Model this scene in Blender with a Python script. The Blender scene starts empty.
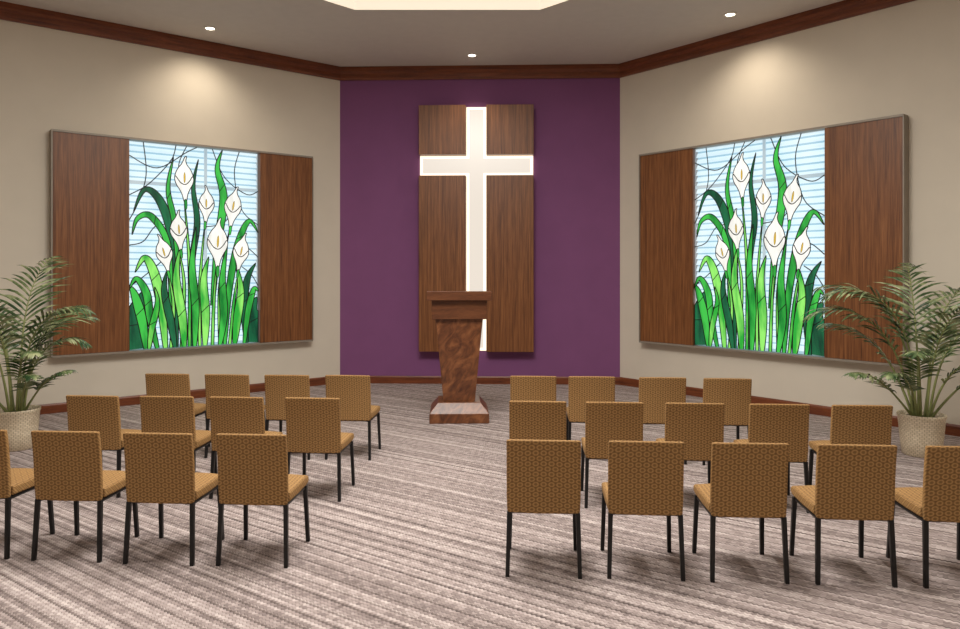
import bpy, bmesh, math, random
from mathutils import Vector, Matrix
random.seed(4)
scene=bpy.context.scene
scene.view_settings.view_transform='Standard'
COL=scene.collection

def lin(c):
    return tuple(((x/255)/12.92 if x/255<=0.04045 else ((x/255+0.055)/1.055)**2.4) for x in c)+(1.0,)

# ---------------- materials ----------------
def newmat(name):
    m=bpy.data.materials.new(name); m.use_nodes=True
    nt=m.node_tree
    b=nt.nodes.get('Principled BSDF')
    return m,nt,b
def N(nt,t,**kw):
    n=nt.nodes.new(t)
    for k,v in kw.items(): setattr(n,k,v)
    return n
def ramp(nt,stops,interp='LINEAR'):
    r=nt.nodes.new('ShaderNodeValToRGB'); r.color_ramp.interpolation=interp
    e=r.color_ramp.elements
    while len(e)<len(stops): e.new(0.99)
    for i,(p,c) in enumerate(stops):
        e[i].position=p; e[i].color=c
    return r
def M2(nt,op,a,b=None,c=None):
    n=N(nt,'ShaderNodeMath',operation=op)
    for i,x in enumerate((a,b,c)):
        if x is None: continue
        if isinstance(x,(int,float)): n.inputs[i].default_value=x
        else: nt.links.new(x,n.inputs[i])
    return n.outputs[0]
def coords(nt,scale=(1,1,1),rot=(0,0,0)):
    tc=N(nt,'ShaderNodeTexCoord'); mp=N(nt,'ShaderNodeMapping')
    mp.inputs['Rotation'].default_value=rot
    nt.links.new(tc.outputs['Object'],mp.inputs['Vector'])
    mp2=N(nt,'ShaderNodeMapping'); mp2.inputs['Scale'].default_value=scale
    nt.links.new(mp.outputs['Vector'],mp2.inputs['Vector'])
    return mp2.outputs['Vector']
def plain(name,c,rough=0.6,metal=0.0,var=0.06,scale=8,bump=0.0):
    m,nt,b=newmat(name)
    v=coords(nt)
    n=N(nt,'ShaderNodeTexNoise'); n.inputs['Scale'].default_value=scale; n.inputs['Detail'].default_value=4
    nt.links.new(v,n.inputs['Vector'])
    L=lin(c)
    a=tuple(x*(1-var) for x in L[:3])+(1,); d=tuple(min(1,x*(1+var)) for x in L[:3])+(1,)
    r=ramp(nt,[(0.3,a),(0.7,d)])
    nt.links.new(n.outputs['Fac'],r.inputs[0]); nt.links.new(r.outputs[0],b.inputs['Base Color'])
    b.inputs['Roughness'].default_value=rough; b.inputs['Metallic'].default_value=metal
    if bump:
        bp=N(nt,'ShaderNodeBump'); bp.inputs['Strength'].default_value=bump
        n2=N(nt,'ShaderNodeTexNoise'); n2.inputs['Scale'].default_value=scale*20
        nt.links.new(v,n2.inputs['Vector']); nt.links.new(n2.outputs['Fac'],bp.inputs['Height'])
        nt.links.new(bp.outputs[0],b.inputs['Normal'])
    return m
def wood(name,dark,mid,light,rot=(0,0,0),sc=(14,14,1.0),rough=0.42,dist=0.6,f=9,mixf=.35):
    m,nt,b=newmat(name)
    v=coords(nt,sc,rot)
    n=N(nt,'ShaderNodeTexNoise'); n.inputs['Scale'].default_value=1.0; n.inputs['Detail'].default_value=6; n.inputs['Roughness'].default_value=0.6; n.inputs['Distortion'].default_value=dist
    nt.links.new(v,n.inputs['Vector'])
    n2=N(nt,'ShaderNodeTexNoise'); n2.inputs['Scale'].default_value=f; n2.inputs['Detail'].default_value=3
    nt.links.new(v,n2.inputs['Vector'])
    mx=N(nt,'ShaderNodeMix',data_type='FLOAT'); mx.inputs[0].default_value=mixf
    nt.links.new(n.outputs['Fac'],mx.inputs[2]); nt.links.new(n2.outputs['Fac'],mx.inputs[3])
    r=ramp(nt,[(0.34,lin(dark)),(0.5,lin(mid)),(0.68,lin(light))])
    nt.links.new(mx.outputs[0],r.inputs[0]); nt.links.new(r.outputs[0],b.inputs['Base Color'])
    b.inputs['Roughness'].default_value=rough
    return m
def emis(name,c,strength,noise=0.0,scale=3,base=None,c2=None):
    m,nt,b=newmat(name)
    b.inputs['Base Color'].default_value=lin(base or c)
    b.inputs['Roughness'].default_value=0.25
    b.inputs['Emission Strength'].default_value=strength
    if c2:
        v=coords(nt,(2.2,1,.5),(0,.12,0))
        n=N(nt,'ShaderNodeTexNoise'); n.inputs['Scale'].default_value=scale; n.inputs['Detail'].default_value=3
        nt.links.new(v,n.inputs['Vector'])
        r=ramp(nt,[(0.36,lin(c)),(0.62,lin(c2))]); nt.links.new(n.outputs['Fac'],r.inputs[0])
        nt.links.new(r.outputs[0],b.inputs['Emission Color'])
    else: b.inputs['Emission Color'].default_value=lin(c)
    return m

M_wall=plain('wall_paint_cream',(222,213,197),0.85,var=0.02,scale=3,bump=0.03)
M_purple=plain('wall_paint_plum',(130,78,126),0.8,var=0.03,scale=3,bump=0.03)
M_ceil=plain('ceiling_paint',(214,208,202),0.9,var=0.02)
M_trimwood=wood('trim_walnut',(80,36,18),(116,58,28),(140,76,40),sc=(2,2,30))
M_panel=wood('walnut_panel',(84,45,20),(126,77,40),(158,103,60),sc=(40,40,1.0),f=4,mixf=.4,dist=.5)
M_lect=wood('lectern_burl_walnut',(72,38,22),(108,64,37),(144,92,56),rot=(0.2,-0.6,0.1),sc=(6,4,3.2),rough=0.35,dist=2.2,f=4,mixf=.2)
M_lect2=wood('lectern_walnut_trim',(80,44,25),(102,60,35),(122,76,46),sc=(2,6,16),rough=0.38)
M_black=plain('black_metal',(26,25,25),0.4,0.3)
M_lead=plain('lead_came',(14,14,14),0.5,0.2)
M_frame=plain('grey_frame',(150,140,128),0.5,0.2)
M_soil=plain('soil',(60,48,36),0.95,var=0.3,scale=40)
M_stem=plain('palm_stem',(134,140,84),0.5,var=0.2)

def fabric():
    m,nt,b=newmat('woven_chair_fabric')
    tc=N(nt,'ShaderNodeTexCoord')
    sep=N(nt,'ShaderNodeSeparateXYZ'); nt.links.new(tc.outputs['Object'],sep.inputs[0])
    X=sep.outputs['X']; Z=M2(nt,'ADD',sep.outputs['Y'],sep.outputs['Z'])
    k=2*math.pi/0.036
    def wave(ax,az):
        s=M2(nt,'ADD',M2(nt,'MULTIPLY',X,ax*k),M2(nt,'MULTIPLY',Z,az*k)); return M2(nt,'COSINE',s)
    s=M2(nt,'ADD',M2(nt,'ADD',wave(0,1.3),wave(.8,.65)),wave(.8,-.65))
    mr=N(nt,'ShaderNodeMapRange'); mr.inputs['From Min'].default_value=-1.5; mr.inputs['From Max'].default_value=3; nt.links.new(s,mr.inputs[0])
    r0=ramp(nt,[(0.04,lin((118,86,48))),(0.16,lin((152,114,66))),(0.34,lin((182,142,88))),(0.60,lin((160,121,71))),(0.85,lin((128,95,54)))])
    nt.links.new(mr.outputs[0],r0.inputs[0])
    n=N(nt,'ShaderNodeTexNoise'); n.inputs['Scale'].default_value=160
    nt.links.new(tc.outputs['Object'],n.inputs['Vector'])
    mx=N(nt,'ShaderNodeMix',data_type='RGBA',blend_type='MULTIPLY'); mx.inputs[0].default_value=0.4
    r=ramp(nt,[(0.3,(.6,.56,.5,1)),(0.6,(1,1,1,1))]); nt.links.new(n.outputs['Fac'],r.inputs[0])
    nt.links.new(r0.outputs[0],mx.inputs[6]); nt.links.new(r.outputs[0],mx.inputs[7])
    nt.links.new(mx.outputs[2],b.inputs['Base Color'])
    b.inputs['Roughness'].default_value=0.85
    return m
M_fab=fabric()

def carpet():
    m,nt,b=newmat('striped_carpet')
    tc=N(nt,'ShaderNodeTexCoord')
    mp=N(nt,'ShaderNodeMapping'); mp.inputs['Rotation'].default_value=(0,0,math.radians(35))
    nt.links.new(tc.outputs['Object'],mp.inputs['Vector'])
    sep=N(nt,'ShaderNodeSeparateXYZ'); nt.links.new(mp.outputs[0],sep.inputs[0])
    X,Y=sep.outputs['X'],sep.outputs['Y']
    tri=M2(nt,'PINGPONG',X,0.014)
    yy=M2(nt,'MULTIPLY_ADD',tri,0.8,Y)
    def rowlayer(p,src):
        q=M2(nt,'DIVIDE',src,p)
        row=M2(nt,'FLOOR',q); fr=M2(nt,'FRACT',q)
        wn=N(nt,'ShaderNodeTexWhiteNoise',noise_dimensions='1D'); nt.links.new(row,wn.inputs['W'])
        return wn.outputs['Value'],fr,row
    r1v,f1,row1=rowlayer(0.024,yy)
    r2v,f2,row2=rowlayer(0.096,yy)
    wv=N(nt,'ShaderNodeTexWhiteNoise',noise_dimensions='2D')
    cm=N(nt,'ShaderNodeCombineXYZ'); nt.links.new(M2(nt,'FLOOR',M2(nt,'DIVIDE',X,0.028)),cm.inputs[0]); nt.links.new(row1,cm.inputs[1])
    nt.links.new(cm.outputs[0],wv.inputs['Vector'])
    tone=M2(nt,'ADD',M2(nt,'MULTIPLY',r1v,0.42),M2(nt,'MULTIPLY',wv.outputs['Value'],0.30))
    r0=ramp(nt,[(0.02,lin((118,105,102))),(0.28,lin((156,142,138))),(0.48,lin((180,166,162))),(0.72,lin((206,194,189)))])
    nt.links.new(tone,r0.inputs[0])
    g=ramp(nt,[(0.0,(.50,.47,.46,1)),(0.16,(.50,.47,.46,1)),(0.30,(1,1,1,1)),(1,(1,1,1,1))]); nt.links.new(f1,g.inputs[0])
    g2=ramp(nt,[(0.0,(.42,.39,.38,1)),(0.15,(.42,.39,.38,1)),(0.20,(1,1,1,1))]); nt.links.new(f2,g2.inputs[0])
    def mul(a,bb,f=1):
        x=N(nt,'ShaderNodeMix',data_type='RGBA',blend_type='MULTIPLY')
        x.inputs[0].default_value=f
        nt.links.new(a,x.inputs[6]); nt.links.new(bb,x.inputs[7]); return x.outputs[2]
    c=mul(mul(r0.outputs[0],g.outputs[0],.8),g2.outputs[0],.9)
    nt.links.new(c,b.inputs['Base Color'])
    b.inputs['Roughness'].default_value=0.95
    return m
M_carpet=carpet()

def leafmat():
    m,nt,b=newmat('palm_leaf')
    v=coords(nt)
    n=N(nt,'ShaderNodeTexNoise'); n.inputs['Scale'].default_value=9
    nt.links.new(v,n.inputs['Vector'])
    r=ramp(nt,[(0.36,lin((52,76,46))),(0.50,lin((98,118,76))),(0.66,lin((170,176,132)))])
    nt.links.new(n.outputs['Fac'],r.inputs[0]); nt.links.new(r.outputs[0],b.inputs['Base Color'])
    b.inputs['Roughness'].default_value=0.25
    return m
M_leaf=leafmat()
def basketmat():
    m,nt,b=newmat('woven_basket')
    tc=N(nt,'ShaderNodeTexCoord')
    br=N(nt,'ShaderNodeTexBrick'); br.offset=0.5; br.inputs['Scale'].default_value=1
    br.inputs['Brick Width'].default_value=1/30; br.inputs['Row Height'].default_value=1/22; br.inputs['Mortar Size'].default_value=0.004; br.inputs['Mortar Smooth'].default_value=1
    br.inputs['Color1'].default_value=lin((230,216,190)); br.inputs['Color2'].default_value=lin((214,198,170)); br.inputs['Mortar'].default_value=lin((160,142,114))
    nt.links.new(tc.outputs['UV'],br.inputs['Vector']); nt.links.new(br.outputs['Color'],b.inputs['Base Color'])
    b.inputs['Roughness'].default_value=0.75
    bp=N(nt,'ShaderNodeBump'); bp.invert=True; bp.inputs['Strength'].default_value=0.3; bp.inputs['Distance'].default_value=0.008
    nt.links.new(br.outputs['Fac'],bp.inputs['Height']); nt.links.new(bp.outputs[0],b.inputs['Normal'])
    return m
M_basket=basketmat()

# ---------------- mesh helpers ----------------
def obj_from_bm(name,bm,mats,parent=None,mat=None,smooth=False):
    me=bpy.data.meshes.new(name)
    bmesh.ops.recalc_face_normals(bm,faces=bm.faces)
    bm.to_mesh(me); bm.free()
    for x in (mats if isinstance(mats,(list,tuple)) else [mats]): me.materials.append(x)
    if smooth:
        for p in me.polygons: p.use_smooth=True
    o=bpy.data.objects.new(name,me); COL.objects.link(o)
    if parent: o.parent=parent
    if mat is not None: o.matrix_local=mat
    return o
def empty(name,label,category,mat=None,group=None):
    o=bpy.data.objects.new(name,None); o.empty_display_size=0.1; COL.objects.link(o)
    o['label']=label; o['category']=category
    if group: o['group']=group
    if mat is not None: o.matrix_world=mat
    return o
def addbox(bm,x0,x1,y0,y1,z0,z1,mi=0):
    vs=[bm.verts.new(p) for p in [(x0,y0,z0),(x1,y0,z0),(x1,y1,z0),(x0,y1,z0),(x0,y0,z1),(x1,y0,z1),(x1,y1,z1),(x0,y1,z1)]]
    for f in [(0,3,2,1),(4,5,6,7),(0,1,5,4),(1,2,6,5),(2,3,7,6),(3,0,4,7)]:
        fc=bm.faces.new([vs[i] for i in f]); fc.material_index=mi
def bevel(o,w,seg=2):
    m=o.modifiers.new('bevel','BEVEL'); m.width=w; m.segments=seg; m.limit_method='ANGLE'
    for p in o.data.polygons: p.use_smooth=True
    w2=o.modifiers.new('wn','WEIGHTED_NORMAL'); w2.keep_sharp=True
def loft(bm,rings,cap=True,mi=0):
    R=[[bm.verts.new(p) for p in r] for r in rings]
    n=len(R[0])
    for a,b in zip(R,R[1:]):
        for i in range(n):
            f=bm.faces.new([a[i],a[(i+1)%n],b[(i+1)%n],b[i]]); f.material_index=mi
    if cap:
        bm.faces.new(list(reversed(R[0]))).material_index=mi; bm.faces.new(R[-1]).material_index=mi
def rect(z,hw,y0,y1): return [(-hw,y0,z),(hw,y0,z),(hw,y1,z),(-hw,y1,z)]
def bar(bm,pts,hw):
    rings=[]
    for i,p in enumerate(pts):
        w=hw[i] if isinstance(hw,(list,tuple)) else hw
        rings.append([(p[0]-w,p[1]-w,p[2]),(p[0]+w,p[1]-w,p[2]),(p[0]+w,p[1]+w,p[2]),(p[0]-w,p[1]+w,p[2])])
    loft(bm,rings)

# ---------------- room ----------------
H=4.966
LC=Vector((-2.207,11.35)); RC=Vector((2.176,11.19))
ld=Vector((-0.788,-0.616)); rd=Vector((0.640,-0.768))
RE=RC+rd*7.2; LE=LC+ld*7.2
poly=[LC,RC,RE,Vector((RE.x,-3)),Vector((LE.x,-3)),LE]
def inset(d):
    n=len(poly); out=[]
    for i in range(n):
        p=poly[i]; a=(poly[i]-poly[i-1]).normalized(); b=(poly[(i+1)%n]-poly[i]).normalized()
        na=Vector((a.y,-a.x)); nb=Vector((b.y,-b.x))
        m=(na+nb); m=m/ m.dot(na) if m.length else na
        out.append(p+m*d)
    return out
def sweep(name,i,profile,mat,extra=None):
    bm=bmesh.new(); rings=[[],[]]
    for d,z in profile:
        P=inset(d); a=P[i]; b=P[(i+1)%len(P)]
        rings[0].append((a.x,a.y,z)); rings[1].append((b.x,b.y,z))
    loft(bm,rings)
    o=obj_from_bm(name,bm,mat); o['kind']='structure'
    return o
names=['back','right','right_side','rear','left_side','left']
labels={'back':'plum purple painted accent wall behind the cross','right':'cream painted angled wall','left':'cream painted angled wall'}
for i,nm in enumerate(names):
    w=sweep('wall_'+nm,i,[(0,0),(0,H),(-0.12,H),(-0.12,0)],M_purple if nm=='back' else M_wall)
    w['label']=labels.get(nm,'cream painted room wall'); w['category']='wall'
    b=sweep('baseboard_'+nm,i,[(0.0,0),(0.02,0),(0.02,0.10),(0.012,0.12),(0.0,0.12)],M_trimwood)
    b['label']='dark walnut baseboard along the wall'; b['category']='baseboard'
    t=sweep('trim_%d'%(i+1),i,[(0,4.765),(0.025,4.765),(0.035,4.80),(0.035,4.86),(0.07,4.90),(0.07,H),(0,H)],M_trimwood)
    t['label']='dark walnut crown molding below the ceiling'; t['category']='crown molding'
bm=bmesh.new()
P=[(p.x,p.y) for p in poly]
top=[bm.verts.new((x,y,0)) for x,y in P]; bot=[bm.verts.new((x,y,-0.1)) for x,y in P]
bm.faces.new(top); bm.faces.new(bot[::-1])
for i in range(6): bm.faces.new([top[i],top[(i+1)%6],bot[(i+1)%6],bot[i]])
fl=obj_from_bm('floor',bm,M_carpet); fl['kind']='structure'; fl['label']='grey mauve carpet floor with thin woven diagonal stripes'; fl['category']='floor'

oc=Vector((-0.40,6.09)); ap=2.74; R8=ap/math.cos(math.pi/8)
def octo(r,z): return [(oc.x+r*math.cos(math.pi/8+k*math.pi/4),oc.y+r*math.sin(math.pi/8+k*math.pi/4),z) for k in range(8)]
M_riser=emis('tray_riser_glow',(255,240,220),0.5,base=(236,228,214))  # cove light on the riser put into its material as emission
bm=bmesh.new()
o1=[bm.verts.new((x,y,H)) for x,y in P]; i1=[bm.verts.new(p) for p in octo(R8,H)]
ed=[bm.edges.new((o1[i],o1[(i+1)%6])) for i in range(6)]+[bm.edges.new((i1[i],i1[(i+1)%8])) for i in range(8)]
bmesh.ops.triangle_fill(bm,edges=ed,use_beauty=True)
loft(bm,[octo(R8,H),octo(R8,H+0.32)],cap=False,mi=1)
bm.faces.new([bm.verts.new(p) for p in octo(R8,H+0.32)])
bmesh.ops.remove_doubles(bm,verts=bm.verts,dist=0.0001)
ce=obj_from_bm('ceiling',bm,[M_ceil,M_riser]); ce['kind']='structure'; ce['label']='off-white ceiling with octagonal recessed tray'; ce['category']='ceiling'
M_traylight=emis('tray_panel',(255,247,232),0.78,base=(225,215,195))
bm=bmesh.new(); loft(bm,[octo(R8-0.12,H+0.27),octo(R8-0.12,H+0.31)])
f=obj_from_bm('ceiling_light_panel',bm,M_traylight); f['label']='glowing cream octagonal light panel in the ceiling tray'; f['category']='light panel'
al=bpy.data.lights.new('area','AREA'); al.shape='DISK'; al.size=2.6; al.energy=300; al.color=(1,.968,.92)  # added lamp out of view, carries the tray's light into the room
ao=bpy.data.objects.new('lamp',al); COL.objects.link(ao); ao.parent=f; ao.location=(-0.4,5.1,H+0.05)

M_bulb=emis('downlight_lens',(255,244,225),8)
M_white=plain('white_trim',(225,222,214),0.4)
def downlight(x,y,power,size,aim=None,col=(1,0.87,0.70),soft=.05):
    e=empty('recessed_downlight','small round recessed ceiling downlight, lit','downlight',Matrix.Translation((x,y,H)),'recessed ceiling downlights')
    bm=bmesh.new(); rings=[]
    for r,z in [(0.085,0),(0.085,-0.008),(0.06,-0.012),(0.055,-0.004),(0.055,0)]:
        rings.append([(r*math.cos(a*math.pi/12),r*math.sin(a*math.pi/12),z) for a in range(24)])
    loft(bm,rings,cap=False); obj_from_bm('trim_ring',bm,M_white,e)
    bm=bmesh.new(); loft(bm,[[(0.054*math.cos(a*math.pi/12),0.054*math.sin(a*math.pi/12),z) for a in range(24)] for z in (-0.001,-0.005)])
    obj_from_bm('lens',bm,M_bulb,e)
    l=bpy.data.lights.new('spot','SPOT'); l.energy=power; l.color=col; l.spot_size=math.radians(size); l.spot_blend=1.0; l.shadow_soft_size=soft
    lo=bpy.data.objects.new('bulb',l); COL.objects.link(lo); lo.parent=e; lo.location=(0,0,-0.03)
    if aim:
        d=Vector(aim)-Vector((x,y,H)); lo.rotation_euler=d.to_track_quat('-Z','Y').to_euler()
def wallpt(c,d,t,z): p=c+d*t; return (p.x,p.y,z)
downlight(-3.557,9.49,70,124,wallpt(LC,ld,2.2,2.6),soft=.09)
downlight(-0.118,10.67,50,100,(-0.118,10.9,0))
downlight(3.12,8.98,74,124,wallpt(RC,rd,2.3,2.6),soft=.09)
for x,y in [(-3.6,4.2),(3.2,4.2),(-3.4,1.0),(0,0.6),(3.2,1.0)]:  # extra unseen downlights, added to brighten the chairs and room
    downlight(x,y,255,150,col=(1,.955,.88),soft=.10)

# ---------------- wall frames ----------------
def wmat(c,dirx):
    a=math.atan2(dirx.y,dirx.x)
    return Matrix.Translation((c.x,c.y,0))@Matrix.Rotation(a,4,'Z')
MB=wmat(LC,(RC-LC).normalized()); ML=wmat(LC,-ld); MR=wmat(RC,rd)

M_cross=emis('cross_glow',(255,236,208),1.5,base=(150,140,125))
M_cross2=emis('cross_face',(255,243,229),0.80,base=(90,88,82))
cr=empty('illuminated_cross','tall white glowing cross set between four walnut wall panels','cross',MB@Matrix.Translation((2.153,0,0.50)))
ox,oz=2.153,0.50
s0,s1,g0,g1=1.268-ox,3.040-ox,1.995-ox,2.312-ox
z0,z1,a0,a1=0.02,4.326-oz,3.24-oz,3.565-oz
for (xa,xb,za,zb) in [(s0,g0,z0,a0),(g1,s1,z0,a0),(s0,g0,a1,z1),(g1,s1,a1,z1)]:
    bm=bmesh.new(); addbox(bm,xa,xb,-0.19,-0.002,za,zb); o=obj_from_bm('wood_panel',bm,M_panel,cr); bevel(o,0.004,1)
def crossmesh(name,e,ya,yb,mat,lab):
    bm=bmesh.new()
    pts=[(g0,z0),(g1,z0),(g1,a0),(s1,a0),(s1,a1),(g1,a1),(g1,z1),(g0,z1),(g0,a1),(s0,a1),(s0,a0),(g0,a0)]
    def sh(p):
        x,z=p; cx=(g0+g1)/2; cz=(a0+a1)/2
        return (x-e if x>cx else x+e, z-e if z>cz else z+e)
    loft(bm,[[(sh(p)[0],ya,sh(p)[1]) for p in pts],[(sh(p)[0],yb,sh(p)[1]) for p in pts]])
    o=obj_from_bm(name,bm,mat,cr); o['label']=lab
crossmesh('cross_light',0.003,-0.002,-0.03,M_cross,'warm glowing channel of the cross')
crossmesh('cross_face',0.05,-0.031,-0.07,M_cross2,'cream white acrylic cross face')

# stained glass, daylight from behind put in as emission
G=[emis('glass_green_bright',(40,165,55),1.05,c2=(150,236,110),scale=4,base=(20,60,25)),
   emis('glass_green_mid',(14,118,44),1.05,c2=(64,192,74),scale=4,base=(15,50,20)),
   emis('glass_green_dark',(8,60,42),1.0,c2=(26,108,68),scale=4,base=(8,30,20)),
   emis('glass_white',(255,252,246),1.0,c2=(230,230,224),scale=7,base=(120,120,115)),
   emis('glass_yellow',(222,186,60),0.9,base=(120,90,20)),
   M_lead]
def clearglass():
    m,nt,b=newmat('glass_pale_blue')
    out=nt.nodes['Material Output']
    b.inputs['Base Color'].default_value=lin((120,140,150)); b.inputs['Emission Strength'].default_value=0.95; b.inputs['Roughness'].default_value=0.2
    v=coords(nt,(1.2,1,1.2)); n=N(nt,'ShaderNodeTexNoise'); n.inputs['Scale'].default_value=1.6; nt.links.new(v,n.inputs['Vector'])
    r=ramp(nt,[(0.35,lin((166,202,224))),(0.65,lin((232,242,247)))]); nt.links.new(n.outputs['Fac'],r.inputs[0]); nt.links.new(r.outputs[0],b.inputs['Emission Color'])
    tr=N(nt,'ShaderNodeBsdfTransparent'); mx=N(nt,'ShaderNodeMixShader'); mx.inputs[0].default_value=0.32
    nt.links.new(tr.outputs[0],mx.inputs[1]); nt.links.new(b.outputs[0],mx.inputs[2]); nt.links.new(mx.outputs[0],out.inputs['Surface'])
    return m
M_clear=clearglass()
M_sky=emis('window_daylight',(112,150,166),0.95)
M_slat=emis('blind_slat',(212,232,238),0.92,base=(160,170,175))  # light coming through the blind, put into the slats as emission
M_mull=emis('window_mullion',(90,122,138),0.5,base=(190,195,195))
def cat(P,n=8,closed=False):
    out=[]; m=len(P)
    rng=range(m) if closed else range(m-1)
    for i in rng:
        if closed: p0,p1,p2,p3=P[i-1],P[i],P[(i+1)%m],P[(i+2)%m]
        else: p0=P[max(i-1,0)];p1=P[i];p2=P[i+1];p3=P[min(i+2,m-1)]
        for k in range(n):
            t=k/n
            out.append(tuple(0.5*((2*p1[j])+(-p0[j]+p2[j])*t+(2*p0[j]-5*p1[j]+4*p2[j]-p3[j])*t*t+(-p0[j]+3*p1[j]-3*p2[j]+p3[j])*t**3) for j in (0,1)))
    if not closed: out.append(tuple(P[-1]))
    return out
def normals(L):
    res=[]
    for i in range(len(L)):
        a=L[max(0,i-1)]; b=L[min(len(L)-1,i+1)]
        dx,dz=b[0]-a[0],b[1]-a[1]; l=math.hypot(dx,dz) or 1
        res.append((-dz/l,dx/l))
    return res
def artglass(W,Hh,parent,x0,zb,ybase):
    bm=bmesh.new(); layer=[0]
    def clampx(p): return (min(max(p[0],0),W),min(max(p[1],0),Hh))
    def ribbon(L,w,y):
        L=[clampx(p) for p in L]; nn=normals(L)
        a=[bm.verts.new((x0+p[0]+n[0]*w/2,y,zb+p[1]+n[1]*w/2)) for p,n in zip(L,nn)]
        b=[bm.verts.new((x0+p[0]-n[0]*w/2,y,zb+p[1]-n[1]*w/2)) for p,n in zip(L,nn)]
        for i in range(len(L)-1):
            f=bm.faces.new([a[i],a[i+1],b[i+1],b[i]]); f.material_index=5
    def Y():
        layer[0]+=1; return ybase-0.0005*layer[0]
    def S(p): return (p[0]*W,p[1]*Hh)
    def blade(P,w,mi,base=0.45,rib=True):
        y=Y(); L=cat([S(p) for p in P],10); nn=normals(L); n=len(L)
        wid=[w*(base+(1-base)*math.sin(min(1,t/0.45)*math.pi/2))*(1 if t<0.45 else max(0,(1-((t-0.45)/0.55)**1.5))) for t in [i/(n-1) for i in range(n)]]
        A=[clampx((p[0]+q[0]*v/2,p[1]+q[1]*v/2)) for p,q,v in zip(L,nn,wid)]
        B=[clampx((p[0]-q[0]*v/2,p[1]-q[1]*v/2)) for p,q,v in zip(L,nn,wid)]
        a=[bm.verts.new((x0+p[0],y,zb+p[1])) for p in A]; b=[bm.verts.new((x0+p[0],y,zb+p[1])) for p in B]
        for i in range(n-1):
            f=bm.faces.new([a[i],a[i+1],b[i+1],b[i]]); f.material_index=mi
        ribbon(A,0.013,y-0.0002); ribbon(B,0.013,y-0.0002)
        if rib:
            k=int(n*random.uniform(.3,.6)); ribbon([A[k],B[min(k+2,n-1)]],0.010,y-0.0002)
    def shape(P,mi,outline=0.012):
        y=Y(); L=cat(P,6,True)
        f=bm.faces.new([bm.verts.new((x0+p[0],y,zb+p[1])) for p in [clampx(q) for q in L]]); f.material_index=mi
        if outline: ribbon(L+[L[0]],outline,y-0.0002)
    def calla(cx,ch,s,tilt=0,flip=1):
        c,sn=math.cos(tilt),math.sin(tilt)
        def T(p):
            x,z=p[0]*flip*s*.92,p[1]*s*1.08
            return (cx*W+x*c-z*sn, ch*Hh+x*sn+z*c)
        shape([T(p) for p in [(-0.36,0.30),(-0.34,0.50),(-0.23,0.68),(-0.09,0.82),(0.0,0.96),(0.08,1.10),(0.16,1.12),(0.12,0.96),(0.17,0.80),(0.30,0.64),(0.38,0.46),(0.38,0.28),(0.05,0.05)]],3)
        shape([T(p) for p in [(0.01,0.12),(0.05,0.20),(0.065,0.40),(0.045,0.52),(0.0,0.42),(-0.01,0.22)]],4,0.004)
        shape([T(p) for p in [(0.02,-0.80),(0.08,-0.52),(0.14,-0.30),(0.25,-0.10),(0.37,0.08),(0.42,0.26),(0.37,0.36),(0.26,0.22),(0.12,0.09),(0.0,0.06),(-0.14,0.12),(-0.26,0.26),(-0.36,0.38),(-0.40,0.26),(-0.34,0.06),(-0.22,-0.12),(-0.12,-0.32),(-0.06,-0.54)]],3)
        shape([T(p) for p in [(-0.045,-0.60),(0.02,-0.50),(0.08,-0.60),(0.055,-0.86),(-0.025,-0.86)]],1,0.008)
    y=Y(); f=bm.faces.new([bm.verts.new(p) for p in [(x0,y,zb),(x0+W,y,zb),(x0+W,y,zb+Hh),(x0,y,zb+Hh)]]); f.material_index=6
    for P in [[(0,.93),(.2,.88),(.42,.97),(.5,1)],[(.42,1),(.36,.9),(.4,.8)],[(.0,.74),(.14,.8),(.3,.92),(.34,1)],[(.62,1),(.72,.86),(.9,.78),(1,.8)],
              [(.84,1),(.8,.88),(.86,.7),(1,.62)],[(.0,.5),(.1,.52),(.2,.6),(.36,.6)],[(.0,.3),(.12,.36),(.26,.44)],
              [(.1,1),(.12,.84),(.06,.7),(0,.62)],[(1,.45),(.9,.5),(.84,.46)],[(1,.3),(.94,.36),(.86,.4)],[(.55,.6),(.7,.62),(.78,.68)]]:
        ribbon(cat([S(p) for p in P],8),0.013,Y())
    blade([(.04,0),(.03,.1),(.06,.2),(.10,.28)],.26,2,base=.85)
    blade([(.96,0),(.97,.1),(.94,.17),(.99,.24)],.26,2,base=.85)
    blade([(.12,0),(.09,.14),(.04,.26),(0,.31)],.12,1)
    blade([(.9,0),(.88,.2),(.91,.34),(.98,.42)],.11,2)
    blade([(.34,0),(.33,.3),(.31,.55),(.22,.72),(.11,.77),(.03,.66)],.12,2)
    blade([(.30,.2),(.28,.5),(.16,.64),(.06,.63),(.02,.55)],.085,1)
    blade([(.36,.3),(.33,.6),(.28,.78),(.32,.94)],.07,1)
    blade([(.62,.2),(.66,.5),(.71,.75),(.66,.90),(.70,1)],.11,1)
    blade([(.72,0),(.76,.3),(.83,.52),(.92,.64),(1,.58)],.10,1)
    blade([(.46,0),(.46,.4),(.50,.62),(.47,.80),(.51,.94)],.08,2)
    for P in [[(.44,0),(.44,.4),(.40,.74)],[(.52,0),(.52,.3),(.56,.62)],[(.68,0),(.68,.3),(.76,.60)],[(.38,0),(.40,.3),(.36,.48)],[(.62,0),(.63,.2),(.65,.40)],[(.76,0),(.79,.2),(.83,.37)],[(.3,0),(.32,.2),(.28,.37)]]:
        blade(P,.04,0,base=1,rib=False)
    blade([(.26,0),(.23,.2),(.18,.36),(.11,.44),(.04,.37)],.125,0)
    blade([(.2,0),(.15,.14),(.12,.27),(.05,.34),(0,.29)],.10,1)
    blade([(.40,0),(.385,.15),(.34,.34),(.37,.50)],.12,0)
    blade([(.48,0),(.485,.2),(.46,.4),(.49,.60)],.11,1)
    blade([(.56,0),(.565,.15),(.55,.33),(.59,.45)],.12,0)
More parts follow.
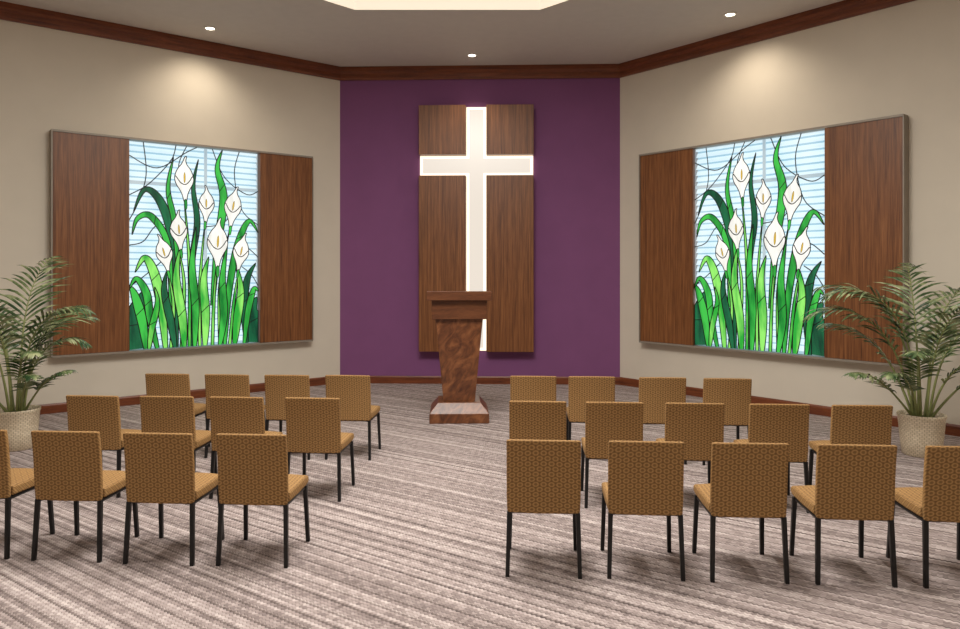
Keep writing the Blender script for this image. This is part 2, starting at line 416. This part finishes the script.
    blade([(.68,0),(.71,.15),(.70,.34),(.74,.52)],.11,1)
    blade([(.80,0),(.82,.12),(.85,.28),(.81,.42)],.12,0)
    blade([(.88,0),(.91,.16),(.96,.28),(1,.27)],.09,1)
    blade([(.33,0),(.30,.12),(.25,.28),(.27,.38)],.10,2)
    blade([(.14,0),(.16,.1),(.20,.22),(.18,.30)],.08,0)
    for a in [(.40,.80,.33,.05,1),(.57,.685,.28,-.06,-1),(.775,.675,.32,-.12,1),(.36,.545,.30,.1,1),(.84,.445,.30,-.15,1),(.26,.435,.28,.2,-1),(.655,.48,.38,0,1)]:
        calla(*a)
    me=bpy.data.meshes.new('stained_glass'); bm.to_mesh(me); bm.free()
    for x in G+[M_clear]: me.materials.append(x)
    o=bpy.data.objects.new('stained_glass',me); COL.objects.link(o); o.parent=parent
    o['label']='leaded stained glass picture of white calla lilies'
    return o
def lily(M,k,sa,ga,gb,sb,zb,zt):
    e=empty('stained_glass_panel','framed calla lily stained glass with walnut side panels on cream wall','stained glass',M@Matrix.Translation(((sa+sb)/2,0,zb)),'calla lily stained glass wall panels')
    c=(sa+sb)/2; sa,ga,gb,sb=sa-c,ga-c,gb-c,sb-c; h=zt-zb
    for xa,xb in ((sa,ga),(gb,sb)):
        bm=bmesh.new(); addbox(bm,xa+.012,xb,-0.13,-0.002,0.016,h-0.016); o=obj_from_bm('wood_panel',bm,M_panel,e); bevel(o,0.004,1)
    bm=bmesh.new()
    addbox(bm,sa-.006,sb+.01,-0.14,-0.001,-0.01,0.015); addbox(bm,sa-.006,sb+.01,-0.14,-0.001,h-0.015,h+0.01)
    addbox(bm,sa-.006,sa+.01,-0.14,-0.001,0.015,h-0.015); addbox(bm,sb+.001,sb+.014,-0.14,-0.001,0.015,h-0.015)
    obj_from_bm('frame',bm,M_frame,e)
    artglass(gb-ga-.01,h-0.05,e,ga+.005,0.025,-0.085)
    T=M@Matrix.Translation((c,0,zb))
    bm=bmesh.new(); addbox(bm,ga+.004,gb-.004,-0.012,-0.003,0.02,h-0.02)
    mid=(ga+gb)/2+.12
    for a in [(mid-.02,mid+.02,-0.078,-0.068,0.03,h-.03),(ga+.01,gb-.01,-0.078,-0.068,h*.79,h*.79+.045)]: addbox(bm,*a,mi=1)
    o=obj_from_bm('window_%d'%k,bm,[M_sky,M_mull]); o.matrix_world=T; o['kind']='structure'; o['label']='daylit window behind the stained glass'; o['category']='window'
    bm=bmesh.new(); z=0.06
    while z<h-0.07:
        vs=[bm.verts.new(p) for p in [(ga+.01,-0.062,z),(gb-.01,-0.062,z),(gb-.01,-0.032,z+.064),(ga+.01,-0.032,z+.064)]]
        bm.faces.new(vs); z+=0.083
    addbox(bm,ga+.01,gb-.01,-0.065,-0.03,h-.06,h-.03)
    o=obj_from_bm('window_blind',bm,M_slat); o.matrix_world=T; o['label']='pale white horizontal slat blind behind stained glass'; o['category']='blind'
lily(ML,1,-3.954,-3.08,-1.35,-.53,.709,3.491)
lily(MR,2,.475,1.39,3.20,4.075,.709,3.491)

# ---------------- lectern ----------------
LT=empty('lectern','polished burl walnut lectern with tapered pedestal standing on carpet','lectern',Matrix.Translation((-0.25,8.62,0))@Matrix.Rotation(math.radians(2),4,'Z'))
bm=bmesh.new()
loft(bm,[rect(0,.345,-.32,.30),rect(.11,.345,-.32,.30),rect(.14,.325,-.30,.28),rect(.23,.25,-.235,.235)])
o=obj_from_bm('base',bm,M_lect,LT); bevel(o,.006)
bm=bmesh.new(); loft(bm,[rect(.23,.185,-.165,.165),rect(1.20,.275,-.23,.23)])
o=obj_from_bm('pedestal',bm,M_lect,LT); bevel(o,.005)
bm=bmesh.new(); loft(bm,[rect(1.20,.318,-.27,.27),rect(1.42,.322,-.28,.27)])
o=obj_from_bm('body',bm,M_lect2,LT); bevel(o,.005)
bm=bmesh.new()
loft(bm,[[(-.375,-.34,1.422),(.375,-.34,1.422),(.375,.32,1.40),(-.375,.32,1.40)],[(-.375,-.34,1.53),(.375,-.34,1.53),(.375,.32,1.45),(-.375,.32,1.45)]])
o=obj_from_bm('top',bm,M_lect2,LT); bevel(o,.005)

# ---------------- chairs ----------------
CW=0.212
D={}
bm=bmesh.new(); rings=[]
for z,y in [(0.365,0.0),(0.45,-.002),(0.60,-.012),(0.70,-.022),(0.79,-.036)]:
    wv=CW-.004 if z<.4 else CW
    pts=[]
    for i in range(11):
        u=-1+2*i/10; pts.append((u*wv,y-0.016*(1-u*u)-.015,z+(.004*(1-u*u) if z>.75 else 0)))
    for i in range(11):
        u=1-2*i/10; pts.append((u*wv,y-0.016*(1-u*u)+.015,z+(.004*(1-u*u) if z>.75 else 0)))
    rings.append(pts)
loft(bm,rings); D['backrest']=(bm,M_fab,.010)
bm=bmesh.new(); rings=[]
for y,zt,zb_ in [(0.022,.432,.372),(0.2,.430,.370),(0.36,.436,.376),(0.405,.425,.388)]:
    rings.append([(-CW,y,zb_),(CW,y,zb_),(CW,y,zt),(CW*.5,y,zt+.007),(0,y,zt+.009),(-CW*.5,y,zt+.007),(-CW,y,zt)])
loft(bm,rings); D['seat']=(bm,M_fab,.013)
bm=bmesh.new()
for sx in (-1,1): addbox(bm,sx*.192-.010,sx*.192+.010,-.01,.38,.350,.369)
addbox(bm,-.19,.19,.02,.040,.350,.369); addbox(bm,-.19,.19,.35,.37,.350,.369)
D['frame']=(bm,M_black,.003)
ms={}
for k,(bm,mat,bv) in D.items():
    o=obj_from_bm(k,bm,mat); bevel(o,bv,3 if k!='frame' else 1); ms[k]=o
legs=[]
for sx,kind in ((-1,'b'),(1,'b'),(-1,'f'),(1,'f')):
    bm=bmesh.new()
    if kind=='b': bar(bm,[(sx*.207,-.024,0),(sx*.197,0.0,.368)],[.0115,.0128])
    else: bar(bm,[(sx*.207,.396,0),(sx*.197,.368,.368)],[.0115,.0128])
    o=obj_from_bm('leg',bm,M_black); bevel(o,.002,1); o['label']='black square tube leg'; legs.append(o)
proto=[ms['seat'],ms['backrest'],ms['frame']]+legs
first=True
def chair(x,y,rot,grp):
    global first
    e=empty('chair','tan patterned upholstered chair with black metal legs, facing lectern','chair',Matrix.Translation((x,y,0))@Matrix.Rotation(math.radians(rot),4,'Z'),grp)
    for p in proto:
        c=p if first else p.copy()
        if not first: COL.objects.link(c)
        c.parent=e
    first=False
R1=[(.366,4.12),(.946,4.09),(1.52,4.05),(2.10,4.01),(2.68,3.97)]
R2=[(.432,5.36),(.995,5.32),(1.577,5.28),(2.18,5.24),(2.76,5.2)]
R3=[(.494,6.65),(1.03,6.62),(1.665,6.56),(2.236,6.50)]
L1=[(-1.352,4.27),(-1.92,4.30),(-2.50,4.35),(-3.09,4.40)]
L2=[(-1.276,5.50),(-1.87,5.54),(-2.42,5.57),(-3.01,5.60)]
L3=[(-1.228,6.70),(-1.80,6.72),(-2.37,6.75),(-2.95,6.80)]
for g,rows in (('chairs beside the aisle under one stained glass',(L1,L2,L3)),('chairs beside the aisle under the other stained glass',(R1,R2,R3))):
    for row in rows:
        for (x,y) in row: chair(x,y+.03,-4+random.uniform(-1,1),g)

# ---------------- plants ----------------
def frond(parent,az,length,elev,curl,seed):
    rnd=random.Random(seed)
    bm=bmesh.new()
    n=26; p=Vector((0.06*math.cos(az),0.06*math.sin(az),0.33)); pts=[p.copy()]
    st=length/n; dirs=[]
    for i in range(n):
        t=i/n
        el=elev-curl*(t**2.3); a=az+0.3*math.sin(seed)*t
        d=Vector((math.cos(a)*math.cos(el),math.sin(a)*math.cos(el),math.sin(el)))
        dirs.append(d); p=p+d*st; pts.append(p.copy())
    rings=[]
    for i,q in enumerate(pts):
        d=dirs[min(i,n-1)]; s=d.cross(Vector((0,0,1))); s=s.normalized() if s.length>1e-3 else Vector((1,0,0)); u=s.cross(d)
        r=0.012*(1-i/(n+1))+.002
        rings.append([tuple(q+s*r*math.cos(k*math.pi/2)+u*r*math.sin(k*math.pi/2)) for k in range(4)])
    loft(bm,rings,mi=1)
    m=20
    for j in range(m):
        t=0.42+0.58*j/(m-1); f=t*n; i=min(int(f),n-1); q=pts[i].lerp(pts[min(i+1,n)],f-i); d=dirs[i]
        s=d.cross(Vector((0,0,1))); s=s.normalized() if s.length>1e-3 else Vector((1,0,0)); u=s.cross(d)
        ll=length*0.21*(math.sin(math.pi*(0.2+0.76*(j/(m-1))))**0.7)*rnd.uniform(.75,1.15)+.03
        for sd in (-1,1):
            dv=(s*sd*0.7+d*(0.65+0.5*j/m)+u*rnd.uniform(.05,.25)).normalized()
            wv=dv.cross(u).normalized()
            w=0.0135
            pr=[]; K=5
            cur=q.copy(); dd=dv.copy()
            for k in range(K+1):
                tt=k/K; ww=w*math.sin(math.pi*(0.12+0.88*tt))+0.0005
                pr.append((cur-wv*ww,cur+u*ww*0.5,cur+wv*ww))
                dd=(dd+Vector((0,0,-0.16))*rnd.uniform(.4,1.7)).normalized(); cur=cur+dd*(ll/K)
            V=[[bm.verts.new(v) for v in tr] for tr in pr]
            for k in range(K):
                bm.faces.new([V[k][0],V[k][1],V[k+1][1],V[k+1][0]]); bm.faces.new([V[k][1],V[k][2],V[k+1][2],V[k+1][1]])
    return obj_from_bm('frond',bm,[M_leaf,M_stem],parent,smooth=True)
def pot(parent):
    bm=bmesh.new(); uvl=bm.loops.layers.uv.new('UV')
    prof=[(.15,0),(.165,.01),(.185,.18),(.20,.36),(.208,.375),(.208,.395),(.192,.395),(.188,.34)]
    n=40; R=[[bm.verts.new((r*math.cos(2*math.pi*k/n),r*math.sin(2*math.pi*k/n),z)) for k in range(n)] for r,z in prof]
    for a in range(len(R)-1):
        for k in range(n):
            f=bm.faces.new([R[a][k],R[a][(k+1)%n],R[a+1][(k+1)%n],R[a+1][k]])
            for lp,(kk,aa) in zip(f.loops,[(k,a),(k+1,a),(k+1,a+1),(k,a+1)]): lp[uvl].uv=(kk/n,prof[aa][1]/.4)
    bm.faces.new(R[0][::-1])
    o=obj_from_bm('basket',bm,M_basket,parent,smooth=True); o['label']='cream woven wicker basket pot'
    bm=bmesh.new(); loft(bm,[[(.186*math.cos(2*math.pi*k/32),.186*math.sin(2*math.pi*k/32),z) for k in range(32)] for z in (.33,.35)])
    obj_from_bm('soil',bm,M_soil,parent)
def plant(x,y,specs,lab,base):
    e=empty('potted_palm',lab,'potted plant',Matrix.Translation((x,y,0)),'potted palms beside the chairs'); pot(e)
    for i,(az,L,el,cu) in enumerate(specs):
        frond(e,math.radians(az),L,math.radians(el),math.radians(cu),base+i)
# azimuth, length, start elevation, curl
specR=[(178,1.65,78,120),(195,1.8,87,125),(160,1.3,72,85),(150,1.75,87,110),(15,1.75,87,115),(-15,1.45,82,120),(35,1.25,76,80),(80,1.75,88,75),(280,1.5,84,95),(235,1.1,70,90),(185,.9,50,60),(335,.9,56,70),(310,.95,74,100),(220,.8,66,90)]
plant(4.23,6.9,specR,'green areca palm in a cream woven basket on carpet',10)
specL=[(2,1.15,82,125),(-15,1.5,88,120),(30,1.3,87,110),(165,1.75,86,110),(195,1.6,82,120),(145,1.4,76,80),(100,1.8,88,70),(260,1.6,85,95),(305,1.0,74,95),(60,1.35,82,85),(-5,.72,58,60),(205,.95,56,70),(320,.75,62,80)]
plant(-4.60,7.15,specL,'green areca palm in a cream woven basket on carpet',50)

# ---------------- world + camera ----------------
w=bpy.data.worlds.new('world'); scene.world=w; w.use_nodes=True
w.node_tree.nodes['Background'].inputs[0].default_value=(0.5,0.5,0.5,1); w.node_tree.nodes['Background'].inputs[1].default_value=0.3
cd=bpy.data.cameras.new('camera'); cam=bpy.data.objects.new('camera',cd); COL.objects.link(cam)
cam.location=(0,0,1.75); cam.rotation_euler=(math.pi/2,0,0)
cd.sensor_width=36; cd.lens=27; cd.shift_y=-42.5/960; cd.clip_start=0.05
scene.camera=cam
